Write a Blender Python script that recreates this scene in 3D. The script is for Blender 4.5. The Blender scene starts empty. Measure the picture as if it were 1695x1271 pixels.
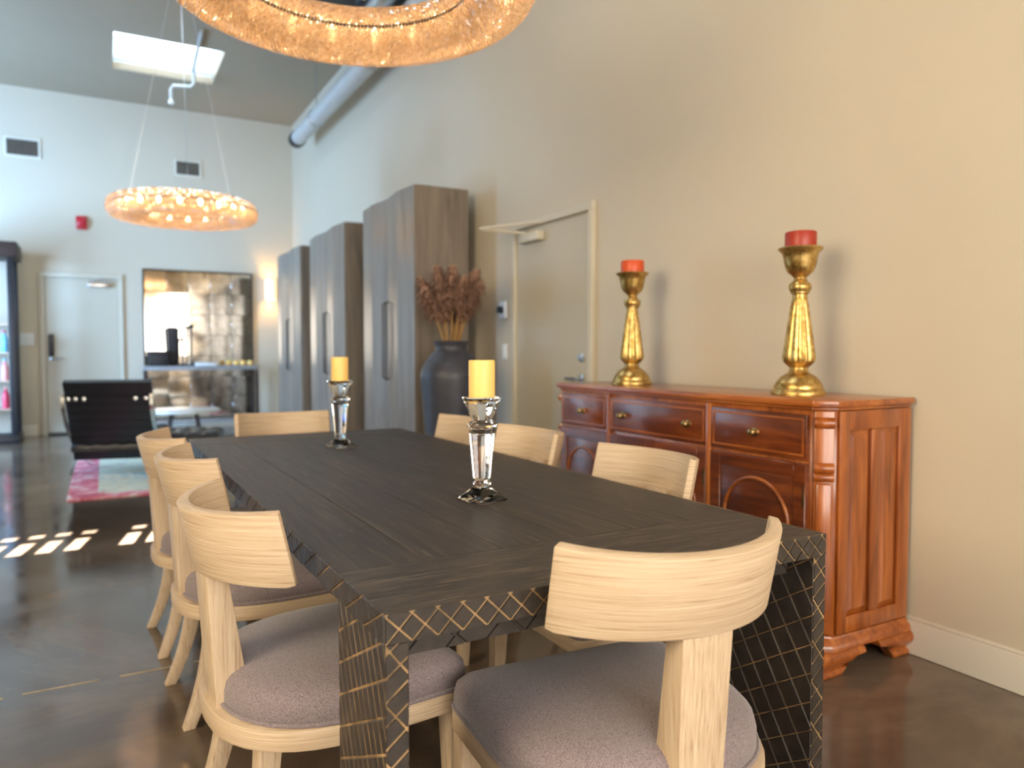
import bpy, bmesh, math, random
from mathutils import Vector, Matrix
PI = math.pi
random.seed(7)
scene = bpy.context.scene
COL = scene.collection

# ------------------------------------------------------------------ camera
FPX, H = 1220.0, 1.2
PITCH = math.atan(53.5 / FPX)
YAW = math.atan(677.5 / math.hypot(FPX, 53.5))
cam_d = bpy.data.cameras.new('camera')
cam_d.sensor_width = 36.0
cam_d.lens = FPX * 36.0 / 1695.0
cam_d.clip_start = 0.05
cam_d.dof.use_dof = True
cam_d.dof.focus_distance = 1.7
cam_d.dof.aperture_fstop = 2.5
cam = bpy.data.objects.new('camera', cam_d)
cam.location = (0, 0, H)
cam.rotation_euler = (PI / 2 - PITCH, 0, -YAW)
COL.objects.link(cam)
scene.camera = cam

# ------------------------------------------------------------------ colour management
vs = scene.view_settings
vs.view_transform = 'Standard'
vs.look = 'None'
vs.exposure = 1.0
vs.gamma = 1.0
vs.use_curve_mapping = False

# ------------------------------------------------------------------ world, sun, daylight
world = bpy.data.worlds.new('sky')
scene.world = world
world.use_nodes = True
wn = world.node_tree
wbg = wn.nodes['Background']
sky = wn.nodes.new('ShaderNodeTexSky')
sky.sky_type = 'HOSEK_WILKIE'
wn.links.new(sky.outputs[0], wbg.inputs[0])
wbg.inputs[1].default_value = 0.6

SUN_E = math.radians(25)
SUN_DX = 0.2                       # x drift per metre of y
sun_d = bpy.data.lights.new('sun', 'SUN')
sun_d.energy = 130.0
sun_d.angle = math.radians(0.12)
sun_d.color = (1.0, 0.96, 0.9)
sun = bpy.data.objects.new('sun', sun_d)
hl = math.hypot(1, SUN_DX)
sdir = Vector((SUN_DX / hl * math.cos(SUN_E), 1 / hl * math.cos(SUN_E), -math.sin(SUN_E)))
sun.rotation_euler = (-sdir).to_track_quat('Z', 'Y').to_euler()
COL.objects.link(sun)


def area(name, loc, direction, sx, sy, watts, color):
    d = bpy.data.lights.new(name, 'AREA')
    d.shape = 'RECTANGLE'
    d.size, d.size_y = sx, sy
    d.energy = watts
    d.color = color
    o = bpy.data.objects.new(name, d)
    o.location = loc
    o.rotation_euler = (-Vector(direction)).to_track_quat('Z', 'Y').to_euler()
    COL.objects.link(o)
    return o


# shop-front glazing on the left side and behind the camera, daylight coming in through it
area('daylight_side_glazing', (-4.9, 9.6, 1.75), (0.62, 0.78, -0.02), 3.6, 2.7, 860, (0.30, 0.57, 1.0))
for gx in (-1.35, 0.2, 1.75):      # three tall panes beside each other
    area('daylight_front_glazing', (gx, -3.35, 1.95), (0.05, 1, -0.10), 1.3, 2.5, 54, (1.0, 0.95, 0.87))
# unseen warm area light added at the left for the near wall and chairs
area('added_warm_fill', (-3.9, 0.5, 2.7), (1.0, 0.05, -0.2), 2.6, 2.2, 118, (1.0, 0.86, 0.62))


# ------------------------------------------------------------------ helpers: materials
def new_mat(name):
    m = bpy.data.materials.new(name)
    m.use_nodes = True
    nt = m.node_tree
    return m, nt, nt.nodes['Principled BSDF']


def ramp(nt, stops):
    r = nt.nodes.new('ShaderNodeValToRGB')
    cr = r.color_ramp
    while len(cr.elements) < len(stops):
        cr.elements.new(0.5)
    for e, (p, c) in zip(cr.elements, stops):
        e.position = p
        e.color = (c[0], c[1], c[2], 1)
    return r


def coords(nt, scale=(1, 1, 1), rand=True):
    tc = nt.nodes.new('ShaderNodeTexCoord')
    mp = nt.nodes.new('ShaderNodeMapping')
    mp.inputs['Scale'].default_value = scale
    nt.links.new(tc.outputs['Object'], mp.inputs['Vector'])
    if rand:
        oi = nt.nodes.new('ShaderNodeObjectInfo')
        mu = nt.nodes.new('ShaderNodeMath')
        mu.operation = 'MULTIPLY'
        mu.inputs[1].default_value = 37.0
        nt.links.new(oi.outputs['Random'], mu.inputs[0])
        nt.links.new(mu.outputs[0], mp.inputs['Location'])
    return mp


def noise(nt, vec, scale=1.0, detail=5.0, rough=0.6, dist=0.0):
    n = nt.nodes.new('ShaderNodeTexNoise')
    n.inputs['Scale'].default_value = scale
    n.inputs['Detail'].default_value = detail
    n.inputs['Roughness'].default_value = rough
    n.inputs['Distortion'].default_value = dist
    nt.links.new(vec, n.inputs['Vector'])
    return n


def bump(nt, b, height, strength=0.2, dist=0.002):
    bn = nt.nodes.new('ShaderNodeBump')
    bn.inputs['Strength'].default_value = strength
    bn.inputs['Distance'].default_value = dist
    nt.links.new(height, bn.inputs['Height'])
    nt.links.new(bn.outputs[0], b.inputs['Normal'])


def plain(name, col, rough=0.5, metal=0.0, var=0.08, scale=6.0, bmp=0.0, **kw):
    m, nt, b = new_mat(name)
    mp = coords(nt)
    n = noise(nt, mp.outputs[0], scale, 4)
    lo = [max(0, c * (1 - var)) for c in col]
    hi = [min(1, c * (1 + var)) for c in col]
    r = ramp(nt, [(0.3, lo), (0.7, hi)])
    nt.links.new(n.outputs['Fac'], r.inputs[0])
    nt.links.new(r.outputs[0], b.inputs['Base Color'])
    b.inputs['Roughness'].default_value = rough
    b.inputs['Metallic'].default_value = metal
    for k, v in kw.items():
        b.inputs[k.replace('_', ' ')].default_value = v
    if bmp:
        bump(nt, b, n.outputs['Fac'], bmp)
    return m


def wood(name, stops, grain=(3, 3, 120), rough=0.5, bmp=0.15, coarse=None, coat=0.0, rough_var=0.0):
    """fine streaked grain: the large component of `grain` is the axis across the fibres"""
    m, nt, b = new_mat(name)
    mp = coords(nt, grain)
    n = noise(nt, mp.outputs[0], 1.0, 6, 0.65, 0.4)
    src = n.outputs['Fac']
    if coarse:
        mp2 = coords(nt, coarse)
        n2 = noise(nt, mp2.outputs[0], 1.0, 4, 0.6, 1.2)
        mx = nt.nodes.new('ShaderNodeMath')
        mx.operation = 'MULTIPLY_ADD'
        nt.links.new(n2.outputs['Fac'], mx.inputs[0])
        mx.inputs[1].default_value = 0.6
        ml = nt.nodes.new('ShaderNodeMath')
        ml.operation = 'MULTIPLY'
        ml.inputs[1].default_value = 0.4
        nt.links.new(src, ml.inputs[0])
        nt.links.new(ml.outputs[0], mx.inputs[2])
        src = mx.outputs[0]
    r = ramp(nt, stops)
    nt.links.new(src, r.inputs[0])
    nt.links.new(r.outputs[0], b.inputs['Base Color'])
    b.inputs['Roughness'].default_value = rough
    b.inputs['Coat Weight'].default_value = coat
    b.inputs['Coat Roughness'].default_value = 0.15
    if rough_var:
        mr = nt.nodes.new('ShaderNodeMapRange')
        mr.inputs[3].default_value = rough - rough_var
        mr.inputs[4].default_value = rough + rough_var
        nt.links.new(src, mr.inputs[0])
        nt.links.new(mr.outputs[0], b.inputs['Roughness'])
    if bmp:
        bump(nt, b, n.outputs['Fac'], bmp, 0.0015)
    return m


def srgb(r, g, b):
    def f(c):
        c /= 255.0
        return c / 12.92 if c <= 0.04045 else ((c + 0.055) / 1.055) ** 2.4
    return (f(r), f(g), f(b))


M = {}
M['wall'] = plain('wall_paint', srgb(200, 187, 164), 0.42, var=0.015, scale=1.2, bmp=0.02)
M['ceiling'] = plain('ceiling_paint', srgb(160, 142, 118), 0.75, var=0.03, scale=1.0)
M['trim'] = plain('trim_paint', srgb(222, 213, 194), 0.4, var=0.01)
M['frame'] = plain('door_frame_paint', srgb(202, 192, 170), 0.4, var=0.01)
M['door'] = plain('door_paint', srgb(188, 178, 156), 0.4, var=0.012, scale=2)
M['white'] = plain('white_plastic', srgb(225, 225, 222), 0.4, var=0.01)
M['offwhite'] = plain('shaft_paint', srgb(215, 225, 232), 0.6, var=0.01)
M['black'] = plain('black_metal', (0.012, 0.012, 0.014), 0.4, var=0.1)
M['dark'] = plain('dark_metal', (0.03, 0.028, 0.028), 0.45, 0.4)
M['vent'] = plain('vent_metal', srgb(120, 112, 98), 0.5, 0.2)
M['red'] = plain('red_plastic', srgb(190, 30, 45), 0.35)
M['steel'] = plain('brushed_steel', (0.55, 0.56, 0.58), 0.28, 1.0, var=0.05)
M['chrome'] = plain('chrome', (0.7, 0.72, 0.75), 0.1, 1.0, var=0.02)
M['duct'] = plain('galvanised_pipe', srgb(190, 190, 186), 0.45, 0.3, var=0.05)
M['bronze'] = plain('bronze_brown', srgb(62, 48, 42), 0.5, 0.3)


def floor_mat():
    m, nt, b = new_mat('stained_polished_concrete')
    mp = coords(nt, (1, 1, 1), False)
    n1 = noise(nt, mp.outputs[0], 0.9, 8, 0.62, 0.6)
    r1 = ramp(nt, [(0.28, srgb(60, 50, 42)), (0.5, srgb(94, 79, 66)), (0.72, srgb(130, 112, 94))])
    nt.links.new(n1.outputs['Fac'], r1.inputs[0])
    # pale scuffs and chips
    n2 = noise(nt, mp.outputs[0], 9.0, 10, 0.75, 1.5)
    r2 = ramp(nt, [(0.66, (0, 0, 0)), (0.76, (1, 1, 1))])
    nt.links.new(n2.outputs['Fac'], r2.inputs[0])
    mulf = nt.nodes.new('ShaderNodeMath'); mulf.operation = 'MULTIPLY'; mulf.inputs[1].default_value = 0.5
    nt.links.new(r2.outputs[0], mulf.inputs[0])
    mix = nt.nodes.new('ShaderNodeMix'); mix.data_type = 'RGBA'
    nt.links.new(mulf.outputs[0], mix.inputs[0])
    nt.links.new(r1.outputs[0], mix.inputs[6])
    mix.inputs[7].default_value = (*srgb(150, 135, 112), 1)
    nt.links.new(mix.outputs[2], b.inputs['Base Color'])
    n3 = noise(nt, mp.outputs[0], 3.0, 6, 0.6)
    mr = nt.nodes.new('ShaderNodeMapRange')
    mr.inputs[1].default_value = 0.3; mr.inputs[2].default_value = 0.7
    mr.inputs[3].default_value = 0.07; mr.inputs[4].default_value = 0.18
    nt.links.new(n3.outputs['Fac'], mr.inputs[0])
    nt.links.new(mr.outputs[0], b.inputs['Roughness'])
    b.inputs['IOR'].default_value = 1.6
    bump(nt, b, n1.outputs['Fac'], 0.05, 0.004)
    return m


M['floor'] = floor_mat()
M['joint'] = plain('pale_joint_filler', srgb(165, 150, 122), 0.7, var=0.3, scale=20)

oak = [(0.25, srgb(136, 110, 86)), (0.42, srgb(186, 160, 130)), (0.7, srgb(210, 189, 160))]
M['oak_h'] = wood('pale_oak_horizontal_grain', oak, (5, 5, 300), 0.48, 0.25)
M['oak_v'] = wood('pale_oak_vertical_grain', oak, (200, 200, 6), 0.48, 0.25)

# very dark ebonised table wood with pale worn scratches
def table_mat(name, grain, scratch, thr):
    m, nt, b = new_mat(name)
    mp = coords(nt, grain)
    n = noise(nt, mp.outputs[0], 1.0, 7, 0.65, 0.5)
    r = ramp(nt, [(0.3, srgb(32, 26, 22)), (0.5, srgb(50, 42, 36)), (0.72, srgb(76, 65, 55))])
    nt.links.new(n.outputs['Fac'], r.inputs[0])
    mp2 = coords(nt, scratch)
    n2 = noise(nt, mp2.outputs[0], 1.0, 3, 0.7)
    r2 = ramp(nt, [(thr, (0, 0, 0)), (thr + .10, (0.75, 0.75, 0.75))])
    nt.links.new(n2.outputs['Fac'], r2.inputs[0])
    mix = nt.nodes.new('ShaderNodeMix'); mix.data_type = 'RGBA'
    nt.links.new(r2.outputs[0], mix.inputs[0])
    nt.links.new(r.outputs[0], mix.inputs[6])
    mix.inputs[7].default_value = (*srgb(120, 104, 86), 1)
    nt.links.new(mix.outputs[2], b.inputs['Base Color'])
    b.inputs['Roughness'].default_value = 0.5
    bump(nt, b, n.outputs['Fac'], 0.3, 0.0015)
    return m


M['tab_long'] = table_mat('ebonised_wood_lengthwise', (60, 3, 60), (100, 7, 40), .63)
M['tab_cross'] = table_mat('ebonised_wood_crosswise', (3, 110, 60), (9, 190, 40), .56)
M['tab_dark'] = plain('ebonised_wood_carved', srgb(50, 43, 38), 0.42, var=0.35, scale=30, bmp=0.15)
M['tab_groove'] = plain('worn_tan_groove', srgb(140, 112, 76), 0.6, var=0.8, scale=18)

# woven seat fabric
def fabric_mat():
    m, nt, b = new_mat('taupe_woven_fabric')
    mp = coords(nt, (1, 1, 1))
    mul = nt.nodes.new('ShaderNodeTexVoronoi')
    mul.inputs['Scale'].default_value = 620
    nt.links.new(mp.outputs[0], mul.inputs['Vector'])
    r = ramp(nt, [(0.05, srgb(166, 152, 153)), (0.75, srgb(96, 82, 83))])
    nt.links.new(mul.outputs[0], r.inputs[0])
    nt.links.new(r.outputs[0], b.inputs['Base Color'])
    b.inputs['Roughness'].default_value = 0.85
    b.inputs['Sheen Weight'].default_value = 0.25
    bump(nt, b, r.outputs[0], 0.3, 0.001)
    return m


M['fabric'] = fabric_mat()

red = [(0.30, srgb(74, 28, 8)), (0.5, srgb(148, 76, 24)), (0.68, srgb(186, 110, 46))]
M['mah_v'] = wood('mahogany_vertical_grain', red, (60, 60, 2.5), 0.3, 0.04, coarse=(9, 9, 1.2), coat=0.5)
M['mah_h'] = wood('mahogany_horizontal_grain', red, (60, 2.5, 60), 0.3, 0.04, coarse=(9, 1.4, 9), coat=0.5)
deep = [(0.28, srgb(44, 16, 6)), (0.5, srgb(104, 46, 17)), (0.74, srgb(150, 80, 32))]
M['mah_front'] = wood('mahogany_figured_front', deep, (40, 2.2, 40), 0.28, 0.04, coarse=(6, 2.0, 11), coat=0.6)
gold_stops = None
M['brass'] = plain('aged_brass', srgb(168, 138, 90), 0.3, 1.0, var=0.2, scale=30)


def gold_mat():
    m, nt, b = new_mat('antique_gold_leaf')
    mp = coords(nt)
    n = noise(nt, mp.outputs[0], 35, 8, 0.75)
    r = ramp(nt, [(0.3, srgb(104, 78, 36)), (0.48, srgb(186, 150, 84)), (0.7, srgb(232, 204, 140))])
    nt.links.new(n.outputs['Fac'], r.inputs[0])
    nt.links.new(r.outputs[0], b.inputs['Base Color'])
    b.inputs['Metallic'].default_value = 0.9
    b.inputs['Roughness'].default_value = 0.3
    bump(nt, b, n.outputs['Fac'], 0.25, 0.002)
    return m


M['gold'] = gold_mat()
M['wax_y'] = plain('yellow_wax', srgb(252, 205, 120), 0.45, var=0.03, scale=8, Subsurface_Weight=0.3)
M['wax_r'] = plain('brick_red_wax', srgb(160, 48, 26), 0.4, var=0.06, scale=8)
M['wax_o'] = plain('orange_wax', srgb(205, 78, 30), 0.4, var=0.06, scale=8)
M['wick'] = plain('wick', (0.05, 0.04, 0.03), 0.8)


def glass_mat(name, col=(1, 1, 1), rough=0.0, ior=1.52):
    m, nt, b = new_mat(name)
    mp = coords(nt)
    n = noise(nt, mp.outputs[0], 3, 2)
    r = ramp(nt, [(0.0, [c * 0.985 for c in col]), (1.0, col)])
    nt.links.new(n.outputs['Fac'], r.inputs[0])
    nt.links.new(r.outputs[0], b.inputs['Base Color'])
    b.inputs['Roughness'].default_value = rough
    b.inputs['IOR'].default_value = ior
    b.inputs['Transmission Weight'].default_value = 1.0
    return m


M['crystal'] = glass_mat('clear_crystal')
grey = [(0.28, srgb(88, 78, 69)), (0.5, srgb(126, 114, 101)), (0.74, srgb(152, 140, 124))]
M['armoire'] = wood('grey_washed_veneer', grey, (45, 45, 1.2), 0.34, 0.08, coarse=(7, 7, 0.6))
M['armoire_dark'] = plain('grey_bronze', srgb(84, 76, 68), .4, .3)
M['vase'] = plain('charcoal_glazed_pottery', srgb(58, 58, 66), 0.45, var=0.25, scale=9, bmp=0.2)
M['plume'] = plain('dried_plume', srgb(168, 130, 108), 0.9, var=0.3, scale=18)
M['stem'] = plain('dried_stem', srgb(172, 132, 78), 0.8, var=0.2, scale=12)
M['leather'] = plain('black_leather', (0.012, 0.013, 0.017), 0.32, var=0.15, scale=30, bmp=0.05)
M['marble'] = plain('white_stone', srgb(222, 218, 208), 0.3, var=0.06)
M['console'] = plain('grey_console', srgb(150, 148, 146), 0.45, var=0.06)


def emit(name, col, strength):
    m, nt, b = new_mat(name)
    mp = coords(nt, (1, 1, 1), False)
    n = noise(nt, mp.outputs[0], 2, 2)
    r = ramp(nt, [(0.0, [c * 0.97 for c in col]), (1.0, col)])
    nt.links.new(n.outputs['Fac'], r.inputs[0])
    b.inputs['Base Color'].default_value = (0.8, 0.8, 0.8, 1)
    nt.links.new(r.outputs[0], b.inputs['Emission Color'])
    b.inputs['Emission Strength'].default_value = strength
    return m


M['skypane'] = emit('skylight_pane', (0.70, 0.87, 1.0), 3.8)
M['bulb'] = emit('warm_bulb', (1.0, 0.62, 0.28), 38.0)
M['lampshade'] = emit('lit_lampshade', (1.0, 0.55, 0.14), 0.9)


def beads_mat():
    """cut crystal beads: part of the light of the bulbs inside passes through them"""
    m, nt, b = new_mat('crystal_beads')
    out = nt.nodes['Material Output']
    mp = coords(nt)
    n = noise(nt, mp.outputs[0], 55, 3, 0.6)
    r = ramp(nt, [(0.35, (0.75, 0.62, 0.48)), (0.65, (0.98, 0.9, 0.8))])
    nt.links.new(n.outputs['Fac'], r.inputs[0])
    tr = nt.nodes.new('ShaderNodeBsdfTranslucent')
    nt.links.new(r.outputs[0], tr.inputs[0])
    gl = nt.nodes.new('ShaderNodeBsdfGlossy')
    gl.inputs['Roughness'].default_value = 0.05
    gl.inputs[0].default_value = (0.9, 0.88, 0.86, 1)
    tp = nt.nodes.new('ShaderNodeBsdfTransparent')
    tp.inputs[0].default_value = (1, 0.95, 0.88, 1)
    m1 = nt.nodes.new('ShaderNodeMixShader'); m1.inputs[0].default_value = 0.45
    m2 = nt.nodes.new('ShaderNodeMixShader'); m2.inputs[0].default_value = 0.10
    nt.links.new(tr.outputs[0], m1.inputs[1]); nt.links.new(gl.outputs[0], m1.inputs[2])
    nt.links.new(m1.outputs[0], m2.inputs[1]); nt.links.new(tp.outputs[0], m2.inputs[2])
    nt.links.new(m2.outputs[0], out.inputs['Surface'])
    return m


M['beads'] = beads_mat()


def mirror_mat():
    m, nt, b = new_mat('antiqued_mirror')
    mp = coords(nt)
    n = noise(nt, mp.outputs[0], 5, 7, 0.7)
    r = ramp(nt, [(0.3, srgb(165, 155, 142)), (0.5, srgb(225, 218, 208)), (0.8, srgb(242, 238, 232))])
    nt.links.new(n.outputs['Fac'], r.inputs[0])
    nt.links.new(r.outputs[0], b.inputs['Base Color'])
    b.inputs['Metallic'].default_value = 1.0
    b.inputs['Roughness'].default_value = 0.07
    bump(nt, b, n.outputs['Fac'], 0.05, 0.01)
    return m


M['mirror'] = mirror_mat()


def rug_mat():
    m, nt, b = new_mat('patterned_wool_rug')
    tc = nt.nodes.new('ShaderNodeTexCoord')
    sep = nt.nodes.new('ShaderNodeSeparateXYZ')
    nt.links.new(tc.outputs['Generated'], sep.inputs[0])

    def edge(sock, w):
        a = nt.nodes.new('ShaderNodeMath'); a.operation = 'SUBTRACT'; a.inputs[1].default_value = 0.5
        nt.links.new(sock, a.inputs[0])
        c = nt.nodes.new('ShaderNodeMath'); c.operation = 'ABSOLUTE'
        nt.links.new(a.outputs[0], c.inputs[0])
        d = nt.nodes.new('ShaderNodeMath'); d.operation = 'GREATER_THAN'; d.inputs[1].default_value = 0.5 - w
        nt.links.new(c.outputs[0], d.inputs[0])
        return d
    ex, ey = edge(sep.outputs[0], 0.10), edge(sep.outputs[1], 0.05)
    mx = nt.nodes.new('ShaderNodeMath'); mx.operation = 'MAXIMUM'
    nt.links.new(ex.outputs[0], mx.inputs[0]); nt.links.new(ey.outputs[0], mx.inputs[1])
    mp = coords(nt, (1, 1, 1), False)
    n = noise(nt, mp.outputs[0], 4.5, 5, 0.7, 1.0)
    rc = ramp(nt, [(0.36, srgb(120, 170, 175)), (0.46, srgb(216, 214, 190)), (0.58, srgb(205, 205, 175)), (0.68, srgb(205, 110, 115))])
    nt.links.new(n.outputs['Fac'], rc.inputs[0])
    rb = ramp(nt, [(0.36, srgb(232, 205, 200)), (0.5, srgb(218, 125, 138)), (0.64, srgb(190, 80, 96))])
    nt.links.new(n.outputs['Fac'], rb.inputs[0])
    mix = nt.nodes.new('ShaderNodeMix'); mix.data_type = 'RGBA'
    nt.links.new(mx.outputs[0], mix.inputs[0])
    nt.links.new(rc.outputs[0], mix.inputs[6]); nt.links.new(rb.outputs[0], mix.inputs[7])
    nt.links.new(mix.outputs[2], b.inputs['Base Color'])
    b.inputs['Roughness'].default_value = 0.95
    bump(nt, b, n.outputs['Fac'], 0.3, 0.004)
    return m


M['rug'] = rug_mat()


# ------------------------------------------------------------------ helpers: geometry
class MB:
    def __init__(self):
        self.v, self.f = [], []

    def add(self, verts, faces):
        o = len(self.v)
        self.v += [tuple(p) for p in verts]
        self.f += [tuple(i + o for i in f) for f in faces]
        return self

    def box(self, x0, x1, y0, y1, z0, z1):
        v = [(x0, y0, z0), (x1, y0, z0), (x1, y1, z0), (x0, y1, z0), (x0, y0, z1), (x1, y0, z1), (x1, y1, z1), (x0, y1, z1)]
        return self.add(v, [(0, 3, 2, 1), (4, 5, 6, 7), (0, 1, 5, 4), (1, 2, 6, 5), (2, 3, 7, 6), (3, 0, 4, 7)])

    def loft(self, secs, caps=True, closed=False):
        n = len(secs[0])
        v = [p for s in secs for p in s]
        f = []
        m = len(secs)
        for i in range(m if closed else m - 1):
            a, b2 = i * n, ((i + 1) % m) * n
            for j in range(n):
                k = (j + 1) % n
                f.append((a + j, a + k, b2 + k, b2 + j))
        if caps and not closed:
            f.append(tuple(range(n - 1, -1, -1)))
            f.append(tuple(range((m - 1) * n, m * n)))
        return self.add(v, f)

    def prism(self, poly, z0, z1):
        return self.loft([[(x, y, z0) for x, y in poly], [(x, y, z1) for x, y in poly]])

    def lathe(self, prof, seg=24, c=(0, 0, 0), flute=None, caps=True):
        secs = []
        for r, z in prof:
            s = []
            for i in range(seg):
                a = 2 * PI * i / seg
                rr = r * (flute(a, z) if flute else 1)
                s.append((c[0] + rr * math.cos(a), c[1] + rr * math.sin(a), c[2] + z))
            secs.append(s)
        return self.loft(secs, caps)

    def tube(self, pts, r, seg=8, caps=True, closed=False):
        pts = [Vector(p) for p in pts]
        secs = []
        n = len(pts)
        up = None
        for i, p in enumerate(pts):
            if closed:
                t = pts[(i + 1) % n] - pts[i - 1]
            else:
                t = pts[min(i + 1, n - 1)] - pts[max(i - 1, 0)]
            t.normalize()
            if up is None:
                up = Vector((0, 0, 1)) if abs(t.z) < 0.9 else Vector((1, 0, 0))
            a = t.cross(up).normalized()
            b2 = a.cross(t).normalized()
            up = b2
            rr = r[i] if isinstance(r, (list, tuple)) else r
            secs.append([p + (a * math.cos(2 * PI * k / seg) + b2 * math.sin(2 * PI * k / seg)) * rr for k in range(seg)])
        return self.loft(secs, caps, closed)

    def build(self, name, mat, parent=None, smooth=None, bevel=0.0, bseg=2, loc=None):
        me = bpy.data.meshes.new(name)
        me.from_pydata(self.v, [], self.f)
        bm = bmesh.new()
        bm.from_mesh(me)
        bmesh.ops.recalc_face_normals(bm, faces=bm.faces)
        if bevel:
            es = [e for e in bm.edges if len(e.link_faces) == 2 and e.calc_face_angle(0) > math.radians(35)]
            bmesh.ops.bevel(bm, geom=es, offset=bevel, segments=bseg, profile=0.5, affect='EDGES', clamp_overlap=True)
        bm.to_mesh(me)
        bm.free()
        if smooth is None and bevel:
            smooth = 40
        if smooth:
            for p in me.polygons:
                p.use_smooth = True
            me.set_sharp_from_angle(angle=math.radians(smooth))
        if isinstance(mat, str):
            mat = M[mat]
        me.materials.append(mat)
        o = bpy.data.objects.new(name, me)
        if loc:
            o.location = loc
        COL.objects.link(o)
        if parent:
            o.parent = parent
        return o


def thing(name, label, cat, loc=(0, 0, 0), rz=0.0, group=None):
    o = bpy.data.objects.new(name, None)
    o.empty_display_size = 0.1
    o.location = loc
    o.rotation_euler = (0, 0, rz)
    COL.objects.link(o)
    o['label'] = label
    o['category'] = cat
    if group:
        o['group'] = group
    return o


def tag(o, label, cat, group=None):
    o['label'] = label
    o['category'] = cat
    if group:
        o['group'] = group
    return o


def struct(o, label=None):
    o['kind'] = 'structure'
    if label:
        o['label'] = label
    return o


def sempty(name, loc, label=None):
    o = bpy.data.objects.new(name, None)
    o.location = loc
    COL.objects.link(o)
    return struct(o, label)


def copy_tree(o, parent=None):
    c = o.copy()
    COL.objects.link(c)
    c.parent = parent
    for ch in list(o.children):
        copy_tree(ch, c)
    return c


# ------------------------------------------------------------------ the room shell
XW, YB, ZC = 2.792, 12.5, 4.9
XL, YF = -5.0, -3.5
struct(MB().box(XL - .1, XW + .1, YF - .1, YB + .1, -0.1, 0).build('floor', 'floor'), 'dark brown polished concrete floor')
struct(MB().box(XW, XW + 0.1, YF, YB + 0.1, 0, ZC + 0.1).build('wall_right', 'wall'), 'long beige painted wall on the right')
struct(MB().box(XL - .1, XW, YB, YB + 0.1, 0, ZC + 0.1).build('wall_back', 'wall'), 'pale wall at the far end of the room')
struct(MB().box(XL - 0.1, XL, YF, YB, 0, ZC + 0.1).build('wall_left', 'wall'))

# front wall behind the camera with added slits that shape the floor's sun patches
t25 = math.tan(SUN_E) * math.hypot(1, SUN_DX)


def to_front(x, y):
    return (x - SUN_DX * (y - YF), (y - YF) * t25)


fw = MB()
rows = [(5.16, 5.47), (5.58, 5.68)]
zr = [((a - YF) * t25, (b - YF) * t25) for a, b in rows]
cols = [-0.52 + 0.148 * k for k in (-2, -1, 0, 1, 2, 4, 5, 6)]
xs = [(c + SUN_DX * 0 - 0.012 - SUN_DX * (5.16 - YF), c + 0.07 - SUN_DX * (5.16 - YF)) for c in cols]
T0, T1 = YF - 0.02, YF
zb0, zb1 = zr[0][0], zr[1][1]
fw.box(XL, XW, T0, T1, 0, zb0)
fw.box(XL, XW, T0, T1, zb1, ZC)
fw.box(XL, xs[0][0], T0, T1, zb0, zb1)
fw.box(xs[-1][1], XW, T0, T1, zb0, zb1)
for a, b in zip(xs[:-1], xs[1:]):
    fw.box(a[1], b[0], T0, T1, zb0, zb1)
fw.box(xs[0][0], xs[-1][1], T0, T1, zr[0][1], zr[1][0])
struct(fw.build('wall_front', 'wall'))

# ceiling with three roof lights
SX0, SX1 = 0.19, 1.40
sky_y = [(9.85, 11.1), (6.0, 7.25), (2.0, 3.25)]
c = MB()
c.box(XL, SX0, YF, YB, ZC, ZC + 0.1)
c.box(SX1, XW, YF, YB, ZC, ZC + 0.1)
yy = YB
for a, b in sky_y:
    c.box(SX0, SX1, b, yy, ZC, ZC + 0.1)
    yy = a
c.box(SX0, SX1, YF, yy, ZC, ZC + 0.1)
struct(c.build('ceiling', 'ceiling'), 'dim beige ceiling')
for k, (a, b) in enumerate(sky_y):
    w = sempty('window_%d' % (k + 1), ((SX0 + SX1) / 2, (a + b) / 2, ZC), 'bright square roof light in the ceiling')
    hx, hy = (SX1 - SX0) / 2, (b - a) / 2
    s = MB()
    s.box(-hx - .03, -hx, -hy - .03, hy + .03, 0.1, 0.45).box(hx, hx + .03, -hy - .03, hy + .03, 0.1, 0.45)
    s.box(-hx, hx, -hy - .03, -hy, 0.1, 0.45).box(-hx, hx, hy, hy + .03, 0.1, 0.45)
    s.build('shaft', 'offwhite', w)
    MB().box(-hx, hx, hy * 0.66, hy * 0.66 + .06, 0.06, 0.12).build('glazing_bar', 'duct', w)
    MB().box(-hx, hx, -hy, hy, 0.42, 0.44).build('pane', 'skypane', w)

# baseboards
def baseboard(name, segs, axis):
    p = sempty(name, (0, 0, 0), 'pale painted baseboard')
    for a, b in segs:
        m = MB()
        if axis == 'y':
            m.box(XW - 0.014, XW, a, b, 0, 0.14).box(XW - 0.010, XW, a, b, 0.14, 0.153)
        else:
            m.box(a, b, YB - 0.014, YB, 0, 0.14).box(a, b, YB - 0.010, YB, 0.14, 0.153)
        m.build('skirting_board', 'trim', p, bevel=0.003, bseg=1)


baseboard('baseboard_right', [(YF, 3.86), (5.1, YB)], 'y')
baseboard('baseboard_back', [(XL, -0.83), (0.33, XW)], 'x')

# pale joint line in the slab
p = sempty('trim_1', (0, 0, 0), 'pale worn joint line in the concrete floor')
jx = -3.0
while jx < 0.32:
    L = random.uniform(0.1, 0.4)
    w = random.uniform(0.004, 0.009)
    jy = 3.045 + random.uniform(-.004, .004)
    MB().box(jx, min(jx + L, 0.34), jy - w, jy + w, 0.0, 0.0012).build('filler', 'joint', p)
    jx += L + random.uniform(0.01, 0.09)

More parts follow.
